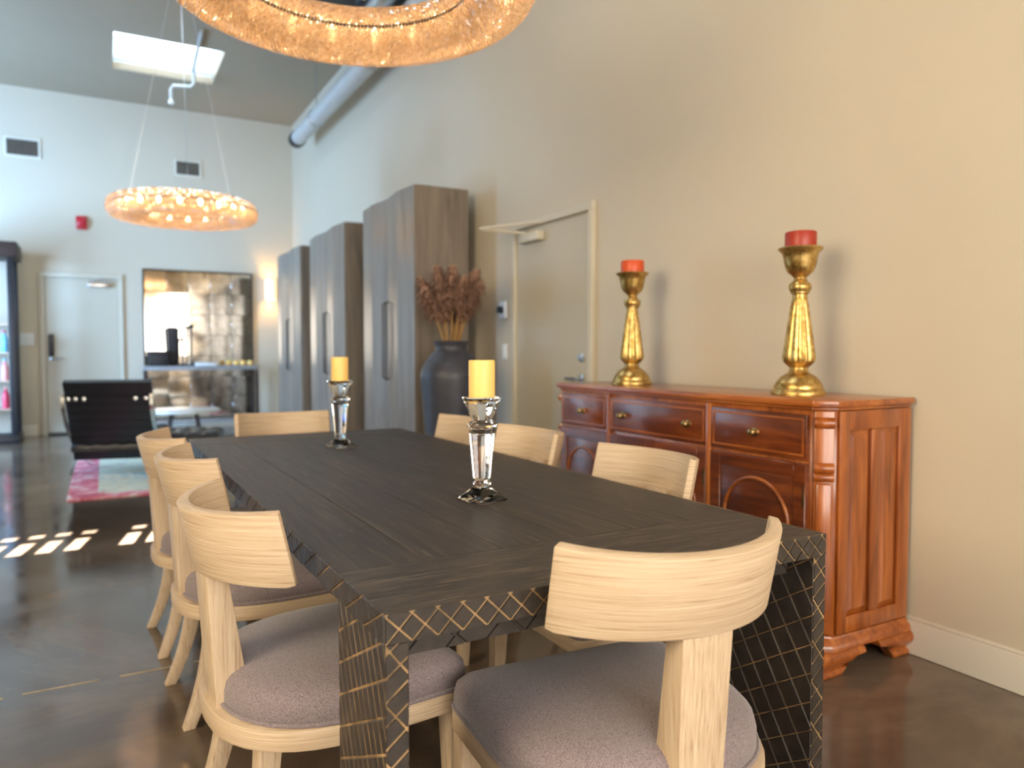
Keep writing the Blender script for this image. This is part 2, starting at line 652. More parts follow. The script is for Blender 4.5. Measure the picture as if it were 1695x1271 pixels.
# door in the right wall
d = sempty('door_1', (XW, 4.47, 0), 'beige flush door in the right wall with closer and lever handle')
MB().box(-0.012, -0.0, -0.50, 0.46, 0.005, 2.11).build('door_leaf', 'door', d, bevel=0.003, bseg=1)
fr = MB()
fr.box(-0.035, 0, -0.555, -0.505, 0, 2.115).box(-0.035, 0, 0.465, 0.515, 0, 2.115).box(-0.035, 0, -0.555, 0.515, 2.1152, 2.17)
fr.build('door_frame', 'frame', d, bevel=0.004, bseg=1)
cl = MB().box(-0.075, -0.013, 0.06, 0.34, 2.00, 2.065).build('door_closer', 'frame', d, bevel=0.008)
arm = MB()
arm.tube([(-0.05, 0.27, 2.07), (-0.30, 0.52, 2.12)], 0.012, 6)
arm.tube([(-0.30, 0.52, 2.12), (-0.03, 0.10, 2.13)], 0.012, 6)
arm.build('closer_arm', 'frame', cl)
h = MB()
h.lathe([(0.03, 0), (0.03, 0.01), (0.012, 0.012), (0.012, 0.05)], 14)
hv = [(-z - 0.012, y, x) for x, y, z in h.v]
h.v = hv
h.tube([(-0.055, 0, 0), (-0.06, 0.13, 0)], 0.010, 8)
h.build('lever_handle', 'steel', d, smooth=40, loc=(0, -0.42, 1.02))
h = MB().lathe([(0.028, 0), (0.028, 0.012), (0.012, 0.014), (0.012, 0.03)], 14)
h.v = [(-z - 0.012, y, x) for x, y, z in h.v]
h.build('deadbolt', 'steel', d, smooth=40, loc=(0, -0.42, 1.16))

# door in the far wall
d = sempty('door_2', (-0.25, YB, 0), 'pale flush door in the far wall with keypad lock')
MB().box(-0.46, 0.46, -0.012, 0, 0.03, 2.27).build('door_leaf', 'door', d, bevel=0.003, bseg=1)
MB().box(-0.46, 0.46, -0.03, 0, 0.0, 0.028).build('threshold', 'dark', d)
fr = MB()
fr.box(-0.53, -0.465, -0.04, 0, 0, 2.275).box(0.465, 0.53, -0.04, 0, 0, 2.275).box(-0.53, 0.53, -0.04, 0, 2.2752, 2.34)
fr.build('door_frame', 'frame', d, bevel=0.004, bseg=1)
cl = MB().box(0.08, 0.36, -0.08, -0.013, 2.14, 2.22).build('door_closer', 'steel', d, bevel=0.008)
MB().tube([(0.15, -0.05, 2.225), (0.12, -0.22, 2.25), (0.30, -0.05, 2.26)], 0.012, 6).build('closer_arm', 'white', cl)
k = MB().box(-0.43, -0.36, -0.045, -0.012, 1.13, 1.45).build('keypad_lock', 'dark', d, bevel=0.008)
MB().box(-0.42, -0.37, -0.05, -0.04, 1.32, 1.42).build('keypad', 'black', k)
h = MB().tube([(-0.39, -0.03, 1.10), (-0.39, -0.08, 1.10), (-0.26, -0.08, 1.10)], 0.014, 8)
h.lathe([(0.045, 0), (0.045, 0.02)], 14, (-0.39, -0.02, 1.09))
h.build('lever_handle', 'steel', d, smooth=40)

# pipes, conduit, vents and small wall fittings
p = thing('ceiling_pipe', 'fat pale round pipe running high along the right wall', 'pipe', (2.50, 10.75, 4.24))
q = MB().tube([(0, 0, 0), (0, -9.0, 0)], 0.105, 24)
q.build('pipe_run', 'duct', p, smooth=50)
MB().tube([(0, 0.02, 0), (0, 0.16, 0)], 0.115, 20).build('end_cap', 'black', p, smooth=50)
for yk in (-1.0, -3.2, -5.4):
    b = MB().tube([(0.11 * math.cos(a), yk, 0.11 * math.sin(a)) for a in [2 * PI * i / 20 for i in range(20)]], 0.008, 6, closed=True)
    b.tube([(0, yk, 0.11), (0, yk, ZC - 4.24)], 0.008, 6)
    b.build('hanger', 'steel', p)

p = thing('ceiling_conduit', 'short bent grey conduit with drop nozzle under the roof light', 'pipe', (1.12, 10.60, ZC))
cp = MB().tube([(-0.05, -1.35, -0.03), (-0.01, -0.05, -0.03), (0, 0, -0.06), (0, 0, -0.20), (-0.04, 0.02, -0.24), (-0.24, 0.08, -0.24), (-0.27, 0.10, -0.28), (-0.27, 0.10, -0.42)], 0.022, 8)
cp.build('conduit', 'duct', p, smooth=50)
MB().lathe([(0.03, 0), (0.035, 0.03), (0.02, 0.06)], 10, (-0.27, 0.10, -0.47)).build('nozzle', 'white', p, smooth=50)

p = thing('ceiling_unit', 'black ventilation unit on the ceiling seen through the near chandelier', 'ventilation unit', (2.10, 7.2, ZC))
MB().box(-0.66, 0.66, -0.9, 0.95, -0.30, 0).build('housing', 'black', p, bevel=0.02)
MB().tube([(0.18, -0.2, -0.30), (0.18, -0.2, -0.42), (0.18, -0.32, -0.5), (0.18, -0.9, -0.5)], 0.10, 16).build('flexible_duct', 'steel', p, smooth=50)


def vent(x, z, w, hh, label):
    p = thing('wall_vent', label, 'vent', (x, YB, z), 0, 'return air grilles on the far wall')
    f = MB()
    f.box(-w / 2 - .025, w / 2 + .025, -.02, 0, -hh / 2 - .025, -hh / 2).box(-w / 2 - .025, w / 2 + .025, -.02, 0, hh / 2, hh / 2 + .025)
    f.box(-w / 2 - .025, -w / 2, -.02, 0, -hh / 2, hh / 2).box(w / 2, w / 2 + .025, -.02, 0, -hh / 2, hh / 2)
    f.build('frame', 'trim', p)
    MB().box(-w / 2, w / 2, -.004, 0, -hh / 2, hh / 2).build('backing', 'bronze', p)
    base = None
    n = 12
    for i in range(n):
        s = MB().box(-0.006, 0.006, -0.018, -0.005, -hh / 2, hh / 2)
        if base is None:
            base = s.build('slat', 'vent', p, loc=(-w / 2 + w * (i + .5) / n, 0, 0))
        else:
            o = base.copy(); COL.objects.link(o); o.parent = p
            o.location = (-w / 2 + w * (i + .5) / n, 0, 0)


vent(-0.925, 4.06, 0.38, 0.22, 'brown grille vent high at the left end of the far wall')
vent(1.21, 4.02, 0.33, 0.20, 'brown grille vent above the far round chandelier')

p = thing('fire_alarm', 'red fire alarm sounder on the far wall above the door', 'fire alarm', (-0.229, YB, 3.07))
MB().box(-.07, .07, -.05, 0, -.095, .095).build('housing', 'red', p, bevel=0.012)
hh = MB().lathe([(0.06, 0), (0.06, 0.02), (0.03, 0.035)], 16)
hh.v = [(x, -.05 - z, y) for x, y, z in hh.v]
hh.build('horn', 'red', p, smooth=40)

p = thing('light_switch', 'white double light switch plate beside the far door', 'light switch', (-0.934, YB, 1.375))
MB().box(-.085, .085, -.012, 0, -.085, .085).build('plate', 'white', p, bevel=0.004)
for sx in (-.04, .04):
    MB().box(sx - .02, sx + .02, -.018, -.012, -.035, .035).build('rocker', 'white', p)
p = thing('thermostat', 'white thermostat with dark dial beside the right wall door', 'thermostat', (XW, 5.14, 1.53))
MB().box(-.03, 0, -.05, .05, -.065, .065).build('housing', 'white', p, bevel=0.006)
hh = MB().lathe([(0.028, 0), (0.026, 0.03), (0.02, 0.034)], 18)
hh.v = [(-.03 - z, y + .012, x) for x, y, z in hh.v]
hh.build('dial', 'black', p, smooth=40)
p = thing('light_switch', 'white light switch below the thermostat', 'light switch', (XW, 5.14, 1.20))
MB().box(-.012, 0, -.038, .038, -.06, .06).build('plate', 'white', p, bevel=0.003)
MB().box(-.018, -.012, -.018, .018, -.035, .035).build('rocker', 'white', p)


# ------------------------------------------------------------------ dining table
def clip(poly, x0, x1, y0, y1):
    for ax, lim, sgn in ((0, x0, 1), (0, x1, -1), (1, y0, 1), (1, y1, -1)):
        out = []
        n = len(poly)
        for i in range(n):
            a, b2 = poly[i], poly[(i + 1) % n]
            da, db = sgn * (a[ax] - lim), sgn * (b2[ax] - lim)
            if da >= 0:
                out.append(a)
            if (da >= 0) != (db >= 0):
                t = da / (da - db)
                out.append((a[0] + t * (b2[0] - a[0]), a[1] + t * (b2[1] - a[1])))
        poly = out
        if len(poly) < 3:
            return []
    return poly


def carved(mb, org, U, V, N, w, h, ang, su, sv, groove=0.0035, depth=0.006, skew=90.0):
    """rectangular lozenges cut by two families of grooves, standing proud of the core"""
    org, U, V, N = Vector(org), Vector(U), Vector(V), Vector(N)
    a = math.radians(ang)
    e1 = (math.cos(a), math.sin(a))
    b2 = math.radians(ang + skew)
    e2 = (math.cos(b2), math.sin(b2))
    R = int((w + h) / min(su, sv)) + 2
    for i in range(-R, R):
        for j in range(-R, R):
            c0 = [(i + dx) * su for dx in (0, 1)]
            c1 = [(j + dy) * sv for dy in (0, 1)]
            q = [(c0[0], c1[0]), (c0[1], c1[0]), (c0[1], c1[1]), (c0[0], c1[1])]
            g = groove / 2
            ctr = ((c0[0] + c0[1]) / 2, (c1[0] + c1[1]) / 2)
            q = [(x + math.copysign(g, ctr[0] - x), y + math.copysign(g, ctr[1] - y)) for x, y in q]
            rect = [(x * e1[0] + y * e2[0], x * e1[1] + y * e2[1]) for x, y in q]
            if max(p[0] for p in rect) < 0 or min(p[0] for p in rect) > w or max(p[1] for p in rect) < 0 or min(p[1] for p in rect) > h:
                continue
            poly = clip(rect, 0, w, 0, h)
            if len(poly) < 3:
                continue
            ar = abs(sum(poly[k][0] * poly[(k + 1) % len(poly)][1] - poly[(k + 1) % len(poly)][0] * poly[k][1] for k in range(len(poly)))) / 2
            if ar < 2e-5:
                continue
            cx = sum(p[0] for p in poly) / len(poly)
            cy = sum(p[1] for p in poly) / len(poly)
            dp = depth * random.uniform(0.75, 1.0)
            lo = [org + U * x + V * y for x, y in poly]
            hi = [org + U * (cx + (x - cx) * .92) + V * (cy + (y - cy) * .92) + N * dp for x, y in poly]
            n = len(poly)
            mb.add(lo + hi, [tuple(range(n, 2 * n))] + [(k, (k + 1) % n, n + (k + 1) % n, n + k) for k in range(n)])


TW, TL, TZ, TT = 1.13, 2.87, 0.76, 0.052
table = thing('dining_table', 'long dark wooden dining table with lattice carved edges and slab legs', 'table', (0.945, 2.60, 0), math.radians(0.7))
hw, hl2 = TW / 2, TL / 2
BB = 0.275                                                # width of the cross boards at both ends
D = 0.006                                                 # relief of the carving
plank_w = (TW - 2 * D) / 6
for k in range(6):
    x0 = -hw + D + k * plank_w
    MB().box(x0 + .0006, x0 + plank_w - .0006, -hl2 + BB + .001, hl2 - BB - .001, TZ - TT, TZ - random.choice((0, .0006, .0003))).build('plank', 'tab_long', table, bevel=0.0012, bseg=1)
for s in (-1, 1):
    y0, y1 = sorted((s * (hl2 - D), s * (hl2 - BB)))
    MB().box(-hw + D, hw - D, y0, y1, TZ - TT, TZ).build('end_board', 'tab_cross', table, bevel=0.0012, bseg=1)
# carved strips round the top
for nm, org, U, N, w in (('front', (-hw + D, -hl2 + D, TZ - TT), (1, 0, 0), (0, -1, 0), TW - 2 * D),
                         ('back', (-hw + D, hl2 - D, TZ - TT), (1, 0, 0), (0, 1, 0), TW - 2 * D),
                         ('left', (-hw + D, -hl2 + D, TZ - TT), (0, 1, 0), (-1, 0, 0), TL - 2 * D),
                         ('right', (hw - D, -hl2 + D, TZ - TT), (0, 1, 0), (1, 0, 0), TL - 2 * D)):
    mb = MB()
    if nm in ('front', 'back'):
        carved(mb, org, U, (0, 0, 1), N, w, TT, 45, 0.034, 0.034, groove=0.0029, depth=.004)
    else:
        carved(mb, org, U, (0, 0, 1), N, w, TT, 62, 0.05, 0.024, groove=0.0029, depth=.004)
    mb.build('carved_edge', 'tab_dark', table)
    a = Vector(org) + Vector(N) * 0.0004
    b2 = a + Vector(U) * w
    MB().add([a, b2, b2 + Vector((0, 0, TT)), a + Vector((0, 0, TT))], [(0, 1, 2, 3)]).build('groove_bed', 'tab_groove', table)
# aprons under the top, set back from its edge
for s in (-1, 1):
    y0, y1 = sorted((s * (hl2 - 0.075), s * (hl2 - 0.10)))
    ap = MB().box(-hw + 0.06, hw - 0.06, y0, y1, TZ - TT - 0.055, TZ - TT).build('apron', 'tab_dark', table, bevel=0.002, bseg=1)
    mb = MB()
    carved(mb, (-hw + .06, s * (hl2 - .075), TZ - TT - .055), (1, 0, 0), (0, 0, 1), (0, s, 0), TW - .12, .053, 45, 0.09, 0.06, depth=.004)
    mb.build('carved_face', 'tab_dark', ap)
# slab legs
LT, LD = 0.052, 0.275
for sx in (-1, 1):
    for sy in (-1, 1):
        xo = sx * (hw - D)
        xi = sx * (hw - LT + D)
        ye = sy * (hl2 - D)
        yi = sy * (hl2 - LD)
        x0, x1 = sorted((xo, xi))
        y0, y1 = sorted((ye, yi))
        zt = TZ - TT - 0.0005
        leg = MB().box(x0, x1, y0, y1, 0, zt).build('leg', 'tab_groove', table)
        mb = MB()
        carved(mb, (xo, y0, 0), (0, 1, 0), (0, 0, 1), (sx, 0, 0), y1 - y0, zt, -27 if sy < 0 else 27, 0.031, 0.058, groove=0.0042, depth=.0009)
        carved(mb, (xi, y0, 0), (0, 1, 0), (0, 0, 1), (-sx, 0, 0), y1 - y0, zt, -32, 0.052, 0.060, groove=0.0022, depth=.0022)
        carved(mb, (x0, ye, 0), (1, 0, 0), (0, 0, 1), (0, sy, 0), x1 - x0, zt, 38, 0.062, 0.032, groove=0.004, depth=.003)
        carved(mb, (x0, yi, 0), (1, 0, 0), (0, 0, 1), (0, -sy, 0), x1 - x0, zt, 38, 0.062, 0.032, groove=0.004, depth=.003)
        mb.build('carved_face', 'tab_dark', leg)


# ------------------------------------------------------------------ dining chairs
def seat_outline(hw_, yf, yr, r=0.035, n=22, grow=0.0):
    """D-shaped plan: straight front with small radii, rounded rear"""
    pts = []
    ym = 0.02
    hx = hw_ + grow
    for i in range(5):
        a = i / 4 * PI / 2
        pts.append((hx - r + r * math.cos(a), yf + grow - r + r * math.sin(a)))
    for i in range(5):
        a = PI / 2 + i / 4 * PI / 2
        pts.append((-hx + r + r * math.cos(a), yf + grow - r + r * math.sin(a)))
    for i in range(n + 1):
        a = PI + i / n * PI
        ex = 0.82
        cx, sy = math.cos(a), math.sin(a)
        pts.append((hx * math.copysign(abs(cx) ** ex, cx), ym + (ym - yr + grow) * math.copysign(abs(sy) ** ex, sy)))
    return pts


def make_chair():
    t = thing('dining_chair', '', 'chair', group='pale oak dining chairs around the table')
    SW, YFR, YR = 0.290, 0.25, -0.302
    # apron ring
    o = seat_outline(SW, YFR, YR)
    MB().prism(o, 0.340, 0.388).build('apron', 'oak_h', t, bevel=0.004)
    # cushion
    mb = MB()
    levels = [(-0.010, 0.388), (-0.003, 0.397), (-0.003, 0.425), (-0.008, 0.447), (-0.022, 0.461), (-0.05, 0.474), (-0.10, 0.484), (-0.16, 0.489), (-0.23, 0.491)]
    secs = []
    for g, z in levels:
        base = seat_outline(SW, YFR, YR + .026)
        k = (SW + g) / SW
        secs.append([(x * k, 0.0 + (y - 0.0) * k, z) for x, y in base])
    mb.loft(secs)
    cu = mb.build('seat_cushion', 'fabric', t, smooth=60)
    w = [(x * 0.994, y * 0.994, 0.394) for x, y in seat_outline(SW, YFR, YR + .024)]
    MB().tube(w, 0.0055, 6, closed=True).build('piping', 'fabric', cu, smooth=60)
    # legs
    for s in (-1, 1):
        mb = MB()
        secs = []
        for z, hwid, ox, oy in ((0.375, .027, 0, 0), (0.30, .026, .0, .0), (0.15, .0225, .002, .002), (0, .018, .006, .008)):
            cx, cy = s * (0.254 + ox), 0.215 + oy
            secs.append([(cx - hwid, cy - hwid, z), (cx + hwid, cy - hwid, z), (cx + hwid, cy + hwid, z), (cx - hwid, cy + hwid, z)])
        mb.loft(secs)
        mb.build('leg', 'oak_v', t, bevel=0.003)
        mb = MB()
        secs = []
        for i in range(9):
            u = i / 8
            z = 0.375 * (1 - u)
            cx = s * (0.160 + 0.028 * u ** 1.6)
            cy = -0.205 - 0.085 * u ** 2.0
            hwid = 0.027 - 0.009 * u
            secs.append([(cx - hwid, cy - hwid, z), (cx + hwid, cy - hwid, z), (cx + hwid, cy + hwid, z), (cx - hwid, cy + hwid, z)])
        mb.loft(secs)
        mb.build('leg', 'oak_v', t, bevel=0.003)
    # back post, leaning, splayed thicker to the foot
    lean = 0.23
    yb = lambda z: -0.352 + (0.86 - z) * lean
    mb = MB()
    secs = []
    for i in range(7):
        z = 0.375 + (0.73 - 0.375) * i / 6
        y0 = -0.287 - 0.021 * (i / 6)
        th = 0.078 - 0.034 * i / 6
        wd = 0.051 + 0.006 * i / 6
        secs.append([(-wd, y0, z), (wd, y0, z), (wd, y0 + th, z), (-wd, y0 + th, z)])
    mb.loft(secs)
    mb.build('back_post', 'oak_v', t, bevel=0.003)
    # curved back band
    R, half = 0.305, math.radians(58.5)
    TH, Z0, Z1 = 0.029, 0.698, 0.856
    secs = []
    n = 30
    for i in range(n + 1):
        a = -half + 2 * half * i / n
        ce = abs(a) / half
        th = TH * (1 - 0.25 * ce ** 2)
        def P(r, z):
            return (r * math.sin(a), (yb(z) + R) - r * math.cos(a), z)
        zb = Z0 + (0.006 * ((ce - 0.95) / 0.05) if ce > 0.95 else 0)
        zt = Z1 + 0.012 * ce ** 2
        secs.append([P(R, zb), P(R, zt - 0.006), P(R - th, zt), P(R - th, zb)])
    mb = MB().loft(secs)
    mb.build('backrest', 'oak_h', t, bevel=0.0035)
    return t


R = math.radians
chair_specs = [
    ((0.952, 1.262), R(-4), 'pale oak dining chair at the near end of the table, back to the camera'),
    ((0.490, 1.845), R(-90 + 6), 'pale oak dining chair on the left side of the table nearest the camera'),
    ((0.49, 2.72), R(-90 + 4), 'pale oak dining chair in the middle of the three on the left side'),
    ((0.46, 3.36), R(-90 + 3), 'pale oak dining chair farthest of the three on the left side, before the rug'),
    ((1.395, 1.97), R(90 + 0), 'pale oak dining chair nearest of the three between table and sideboard'),
    ((1.405, 2.78), R(90 + 0), 'pale oak dining chair in the middle of the three facing from the sideboard side'),
    ((1.385, 3.42), R(90 + 0), 'pale oak dining chair farthest of the three on the sideboard side, below the vase'),
    ((0.87, 3.985), R(180), 'pale oak dining chair at the far end of the table'),
]
proto = make_chair()
chairs = []
for i, (xy, rz, lab) in enumerate(chair_specs):
    c = proto if i == 0 else None
    if c is None:
        c = copy_tree(proto)
    c.location = (xy[0], xy[1], 0)
    c.rotation_euler = (0, 0, rz)
    c['label'] = lab
    chairs.append(c)


# ------------------------------------------------------------------ crystal candle holders on the table
def square8(h, z, k=1.0):
    """eight points: square corners and edge middles"""
    p = [(h, h), (0, h * k), (-h, h), (-h * k, 0), (-h, -h), (0, -h * k), (h, -h), (h * k, 0)]
    return [(x, y, z) for x, y in p]


def oct8(r, z):
    return [(r * math.cos(PI / 4 + i * PI / 4), r * math.sin(PI / 4 + i * PI / 4), z) for i in range(8)]


def make_holder():
    t = thing('candle_holder', '', 'candle holder', group='crystal candle holders on the table')
    b = MB().loft([square8(.052, 0), square8(.054, .005), square8(.047, .010, .78), square8(.036, .021, 1.12), square8(.025, .033, .92), oct8(.027, .040)])
    b.build('foot', 'crystal', t)
    s = MB().loft([oct8(.020, .040), oct8(.026, .046), oct8(.027, .053), oct8(.022, .060), oct8(.0255, .064), oct8(.037, .198), oct8(.039, .204), oct8(.034, .209),
                   oct8(.034, .212), oct8(.044, .219), oct8(.045, .225), oct8(.034, .236), oct8(.028, .240)])
    s.build('stem', 'crystal', t)
    c = MB().loft([oct8(.029, .240), oct8(.040, .262), oct8(.058, .303), oct8(.057, .307), oct8(.043, .300), oct8(.040, .297)])
    c.build('cup', 'crystal', t)
    return t


def make_candle(r, h, mat, wick=True):
    t = thing('pillar_candle', '', 'candle')
    MB().lathe([(r * .985, 0), (r, .004), (r, h - .005), (r * .97, h - .001), (r * .9, h), (r * .3, h - .002)], 36).build('wax_body', mat, t, smooth=40)
    MB().tube([(0, 0, h - .004), (.001, 0, h + .004)], .0012, 6).build('wick', 'wick', t)
    return t


h1 = make_holder()
h1['label'] = 'faceted crystal candle holder standing nearest the camera on the table'
h1.location = (0.977, 1.945, TZ)
h1.rotation_euler = (0, 0, R(14))
h2 = copy_tree(h1)
h2['label'] = 'faceted crystal candle holder at the far end of the table'
h2.location = (0.952, 3.35, TZ)
h2.rotation_euler = (0, 0, R(22))
for hh, lab in ((h1, 'yellow pillar candle in the crystal holder nearer the camera'), (h2, 'yellow pillar candle in the far crystal holder')):
    k = make_candle(.039, .118, 'wax_y')
    k['label'] = lab
    k['group'] = 'yellow pillar candles'
    k.location = (hh.location.x, hh.location.y, TZ + .2975)


# ------------------------------------------------------------------ mahogany sideboard
SBX0, SBX1, SBY0, SBY1, SBT = 2.285, 2.772, 1.775, 3.585, 1.022
sb = thing('sideboard', 'polished reddish mahogany sideboard with drawers, arched doors and bracket feet', 'sideboard', ((SBX0 + SBX1) / 2, (SBY0 + SBY1) / 2, 0))
hx, hy = (SBX1 - SBX0) / 2, (SBY1 - SBY0) / 2
CH = 0.062


def canted(g):
    x0, x1, y0, y1 = -hx - g, hx, -hy - g, hy + g
    c = CH
    return [(x0 + c, y0), (x1, y0), (x1, y1), (x0 + c, y1), (x0, y1 - c), (x0, y0 + c)]


MB().prism(canted(0), 0.145, 0.99).build('carcass', 'mah_v', sb, bevel=0.002, bseg=1)
tp = MB().prism(canted(0.012), 0.984, 0.997)
tp.prism(canted(0.026), 0.997, SBT)
tp.build('top', 'mah_h', sb, bevel=0.005)
mo = MB()
secs = []
for g, z in ((0.0, .150), (0.010, .146), (0.012, .136), (0.026, .122), (0.030, .108), (0.030, .098), (0.0, .098)):
    secs.append([(x, y, z) for x, y in canted(g)])
mo.loft(secs)
mo.build('base_moulding', 'mah_h', sb, smooth=50)

# ogee bracket feet: profile swept along a short L at each corner
def foot(cx, cy, sx, sy, lx, ly):
    prof = [(0.026, .098), (0.036, .088), (0.040, .070), (0.034, .052), (0.016, .036), (0.010, .024), (0.020, .016), (0.022, .004), (0.018, 0)]
    mb = MB()
    for axis in (0, 1):
        L = lx if axis == 0 else ly
        cols_ = 9
        secs = []
        for i in range(cols_ + 1):
            u = i / cols_
            d = -0.0 + u * L
            cut = 0.0
            if u > 0.45:
                cut = 0.075 * math.sin((u - .45) / .55 * PI / 2) ** 0.8
            sec = []
            for g, z in prof:
                zz = max(z, cut) if z < .097 else z
                gg = g if u > 0 else g
                base = d - (g if i == 0 else 0)
                if axis == 0:
                    sec.append((cx + sx * (-base) if False else cx - sx * base, cy + sy * gg, zz))
                else:
                    sec.append((cx + sx * gg, cy - sy * base, zz))
            # inner side
            for z in (max(0.0, cut), .098):
                if axis == 0:
                    sec.append((cx - sx * d, cy - sy * .02, z))
                else:
                    sec.append((cx - sx * .02, cy - sy * d, z))
            secs.append(sec)
        mb.loft(secs)
    return mb


for sx, sy in ((-1, -1), (-1, 1), (1, -1), (1, 1)):
    foot(sx * hx, sy * hy, sx, sy, 0.20, 0.26).build('bracket_foot', 'mah_h', sb, smooth=55)

# end panels: frame with two raised fielded panels
for sy in (-1, 1):
    ye = sy * hy
    def slab(x0, x1, z0, z1, t0, t1):
        y0, y1 = sorted((ye + sy * t0, ye + sy * t1))
        return MB().box(x0, x1, y0, y1, z0, z1)
    x0, x1 = -hx + CH + .002, hx - .002
    zb, zt = 0.152, 0.982
    fr = [('stile', x0, x0 + .052, zb, zt), ('stile', x1 - .072, x1, zb, zt), ('rail', x0 + .052, x1 - .072, zt - .072, zt), ('rail', x0 + .052, x1 - .072, zb, zb + .062)]
    pw = (x1 - .072 - x0 - .052)
    xm = x0 + .052 + pw * .53
    fr.append(('stile', xm - .026, xm + .026, zb + .062, zt - .072))
    for nm, a, b, c0, d0 in fr:
        slab(a, b, c0, d0, 0, .014).build(nm, 'mah_v' if nm == 'stile' else 'mah_v', sb, bevel=.003)
    for a, b in ((x0 + .052, xm - .026), (xm + .026, x1 - .072)):
        m = MB()
        c0, d0 = zb + .062, zt - .072
        secs = []
        for g, t in ((0.0, .001), (0.006, .002), (0.022, .010), (.024, .012)):
            secs.append([(a + g, ye + sy * t, c0 + g), (b - g, ye + sy * t, c0 + g), (b - g, ye + sy * t, d0 - g), (a + g, ye + sy * t, d0 - g)])
        m.loft(secs)
        m.build('raised_panel', 'mah_v', sb)

# canted corner pilasters with scrolled bosses
for sy in (-1, 1):
    q = Vector((-1, sy, 0)).normalized()
    tn = Vector((1, sy, 0)).normalized()
    ctr = Vector((-hx + CH / 2, sy * (hy - CH / 2), 0))

    def pil(w, t, z0, z1):
        m = MB()
        a = ctr - tn * w
        b = ctr + tn * w
        vs_ = []
        for z in (z0, z1):
            vs_ += [a + Vector((0, 0, z)), b + Vector((0, 0, z)), b + q * t + Vector((0, 0, z)), a + q * t + Vector((0, 0, z))]
        m.add(vs_, [(0, 3, 2, 1), (4, 5, 6, 7), (0, 1, 5, 4), (1, 2, 6, 5), (2, 3, 7, 6), (3, 0, 4, 7)])
        return m
    pl = pil(.034, .010, .152, .982).build('pilaster', 'mah_v', sb, bevel=.003)
    for z, rr in ((0.938, .021), (0.772, .019), (0.738, .017)):
        m = MB().tube([ctr + q * .010 - tn * .036 + Vector((0, 0, z)), ctr + q * .010 + tn * .036 + Vector((0, 0, z))], rr, 16)
        m.build('scroll_boss', 'mah_v', pl, smooth=50, bevel=.004)
    pil(.028, .020, .20, .715).build('fluted_strip', 'mah_v', pl, bevel=.009)
    m = MB().prism([(ctr.x - .055 - .01, ctr.y - .045), (ctr.x + .02, ctr.y - .045), (ctr.x + .02, ctr.y + .045), (ctr.x - .055 - .01, ctr.y + .045)], .999, SBT + .001)

# front: three bays, a drawer over a door in each
def front_box(name, y0, y1, z0, z1, t, mat, parent, bev=.003, base=0.0):
    return MB().box(-hx - base - t, -hx - base, y0, y1, z0, z1).build(name, mat, parent, bevel=bev)


bay = [(-hy + CH + .008, -0.345), (-0.315, 0.375), (0.405, hy - CH - .008)]


def knob(parent, y, z):
    m = MB().lathe([(.018, 0), (.017, .003), (.007, .006), (.006, .016), (.012, .02), (.015, .026), (.012, .032), (.004, .034)], 16)
    m.v = [(-hx - .016 - zz, y + yy_, z + xx) for xx, yy_, zz in m.v]
    m.build('knob', 'brass', parent, smooth=40)


for k, (a, b) in enumerate(bay):
    dr = front_box('drawer', a, b, .796, .966, .016, 'mah_front', sb)
    fr = MB()
    for (y0, y1, z0, z1) in ((a + .012, b - .012, .944, .952), (a + .012, b - .012, .810, .818), (a + .012, a + .02, .818, .944), (b - .02, b - .012, .818, .944)):
        fr.box(-hx - .0185, -hx - .014, y0, y1, z0, z1)
    fr.build('cock_bead', 'mah_h', dr)
    ym = (a + b) / 2
    if k == 1:
        knob(dr, a + .11, .881)
        knob(dr, b - .11, .881)
    else:
        knob(dr, ym + (0.0 if k == 0 else .0), .881)
    if k == 1:
        pairs = [(a, ym - .001), (ym + .001, b)]
    else:
        pairs = [(a, b)]
    for (c0, d0) in pairs:
        do = front_box('cabinet_door', c0, d0, .175, .782, .012, 'mah_front', sb)
        fw_ = .055
        fb = MB()
        fb.box(-hx - .018, -hx - .011, c0 + .002, c0 + fw_, .177, .780).box(-hx - .018, -hx - .011, d0 - fw_, d0 - .002, .177, .780)
        fb.box(-hx - .018, -hx - .011, c0 + fw_, d0 - fw_, .726, .780).box(-hx - .018, -hx - .011, c0 + fw_, d0 - fw_, .177, .232)
        fb.build('door_rail', 'mah_front', do, bevel=.002, bseg=1)
        rr = min(.165, (d0 - c0) / 2 - fw_ - .01)
        yc = (c0 + d0) / 2
        pts = [(-hx - .013, yc + rr * math.cos(i * PI / 24), .53 + rr * math.sin(i * PI / 24)) for i in range(25)]
        pts = [(-hx - .013, yc + rr, .25)] + pts + [(-hx - .013, yc - rr, .25)]
        MB().tube(pts, .008, 8).build('arch_moulding', 'mah_h', do, smooth=60)
        MB().box(-hx - .021, -hx - .017, c0 + .004, c0 + .012, .62, .70).build('hinge', 'brass', do)
for y in (-0.33, 0.39):
    front_box('pilaster', y - .013, y + .013, .152, .982, .02, 'mah_v', sb)


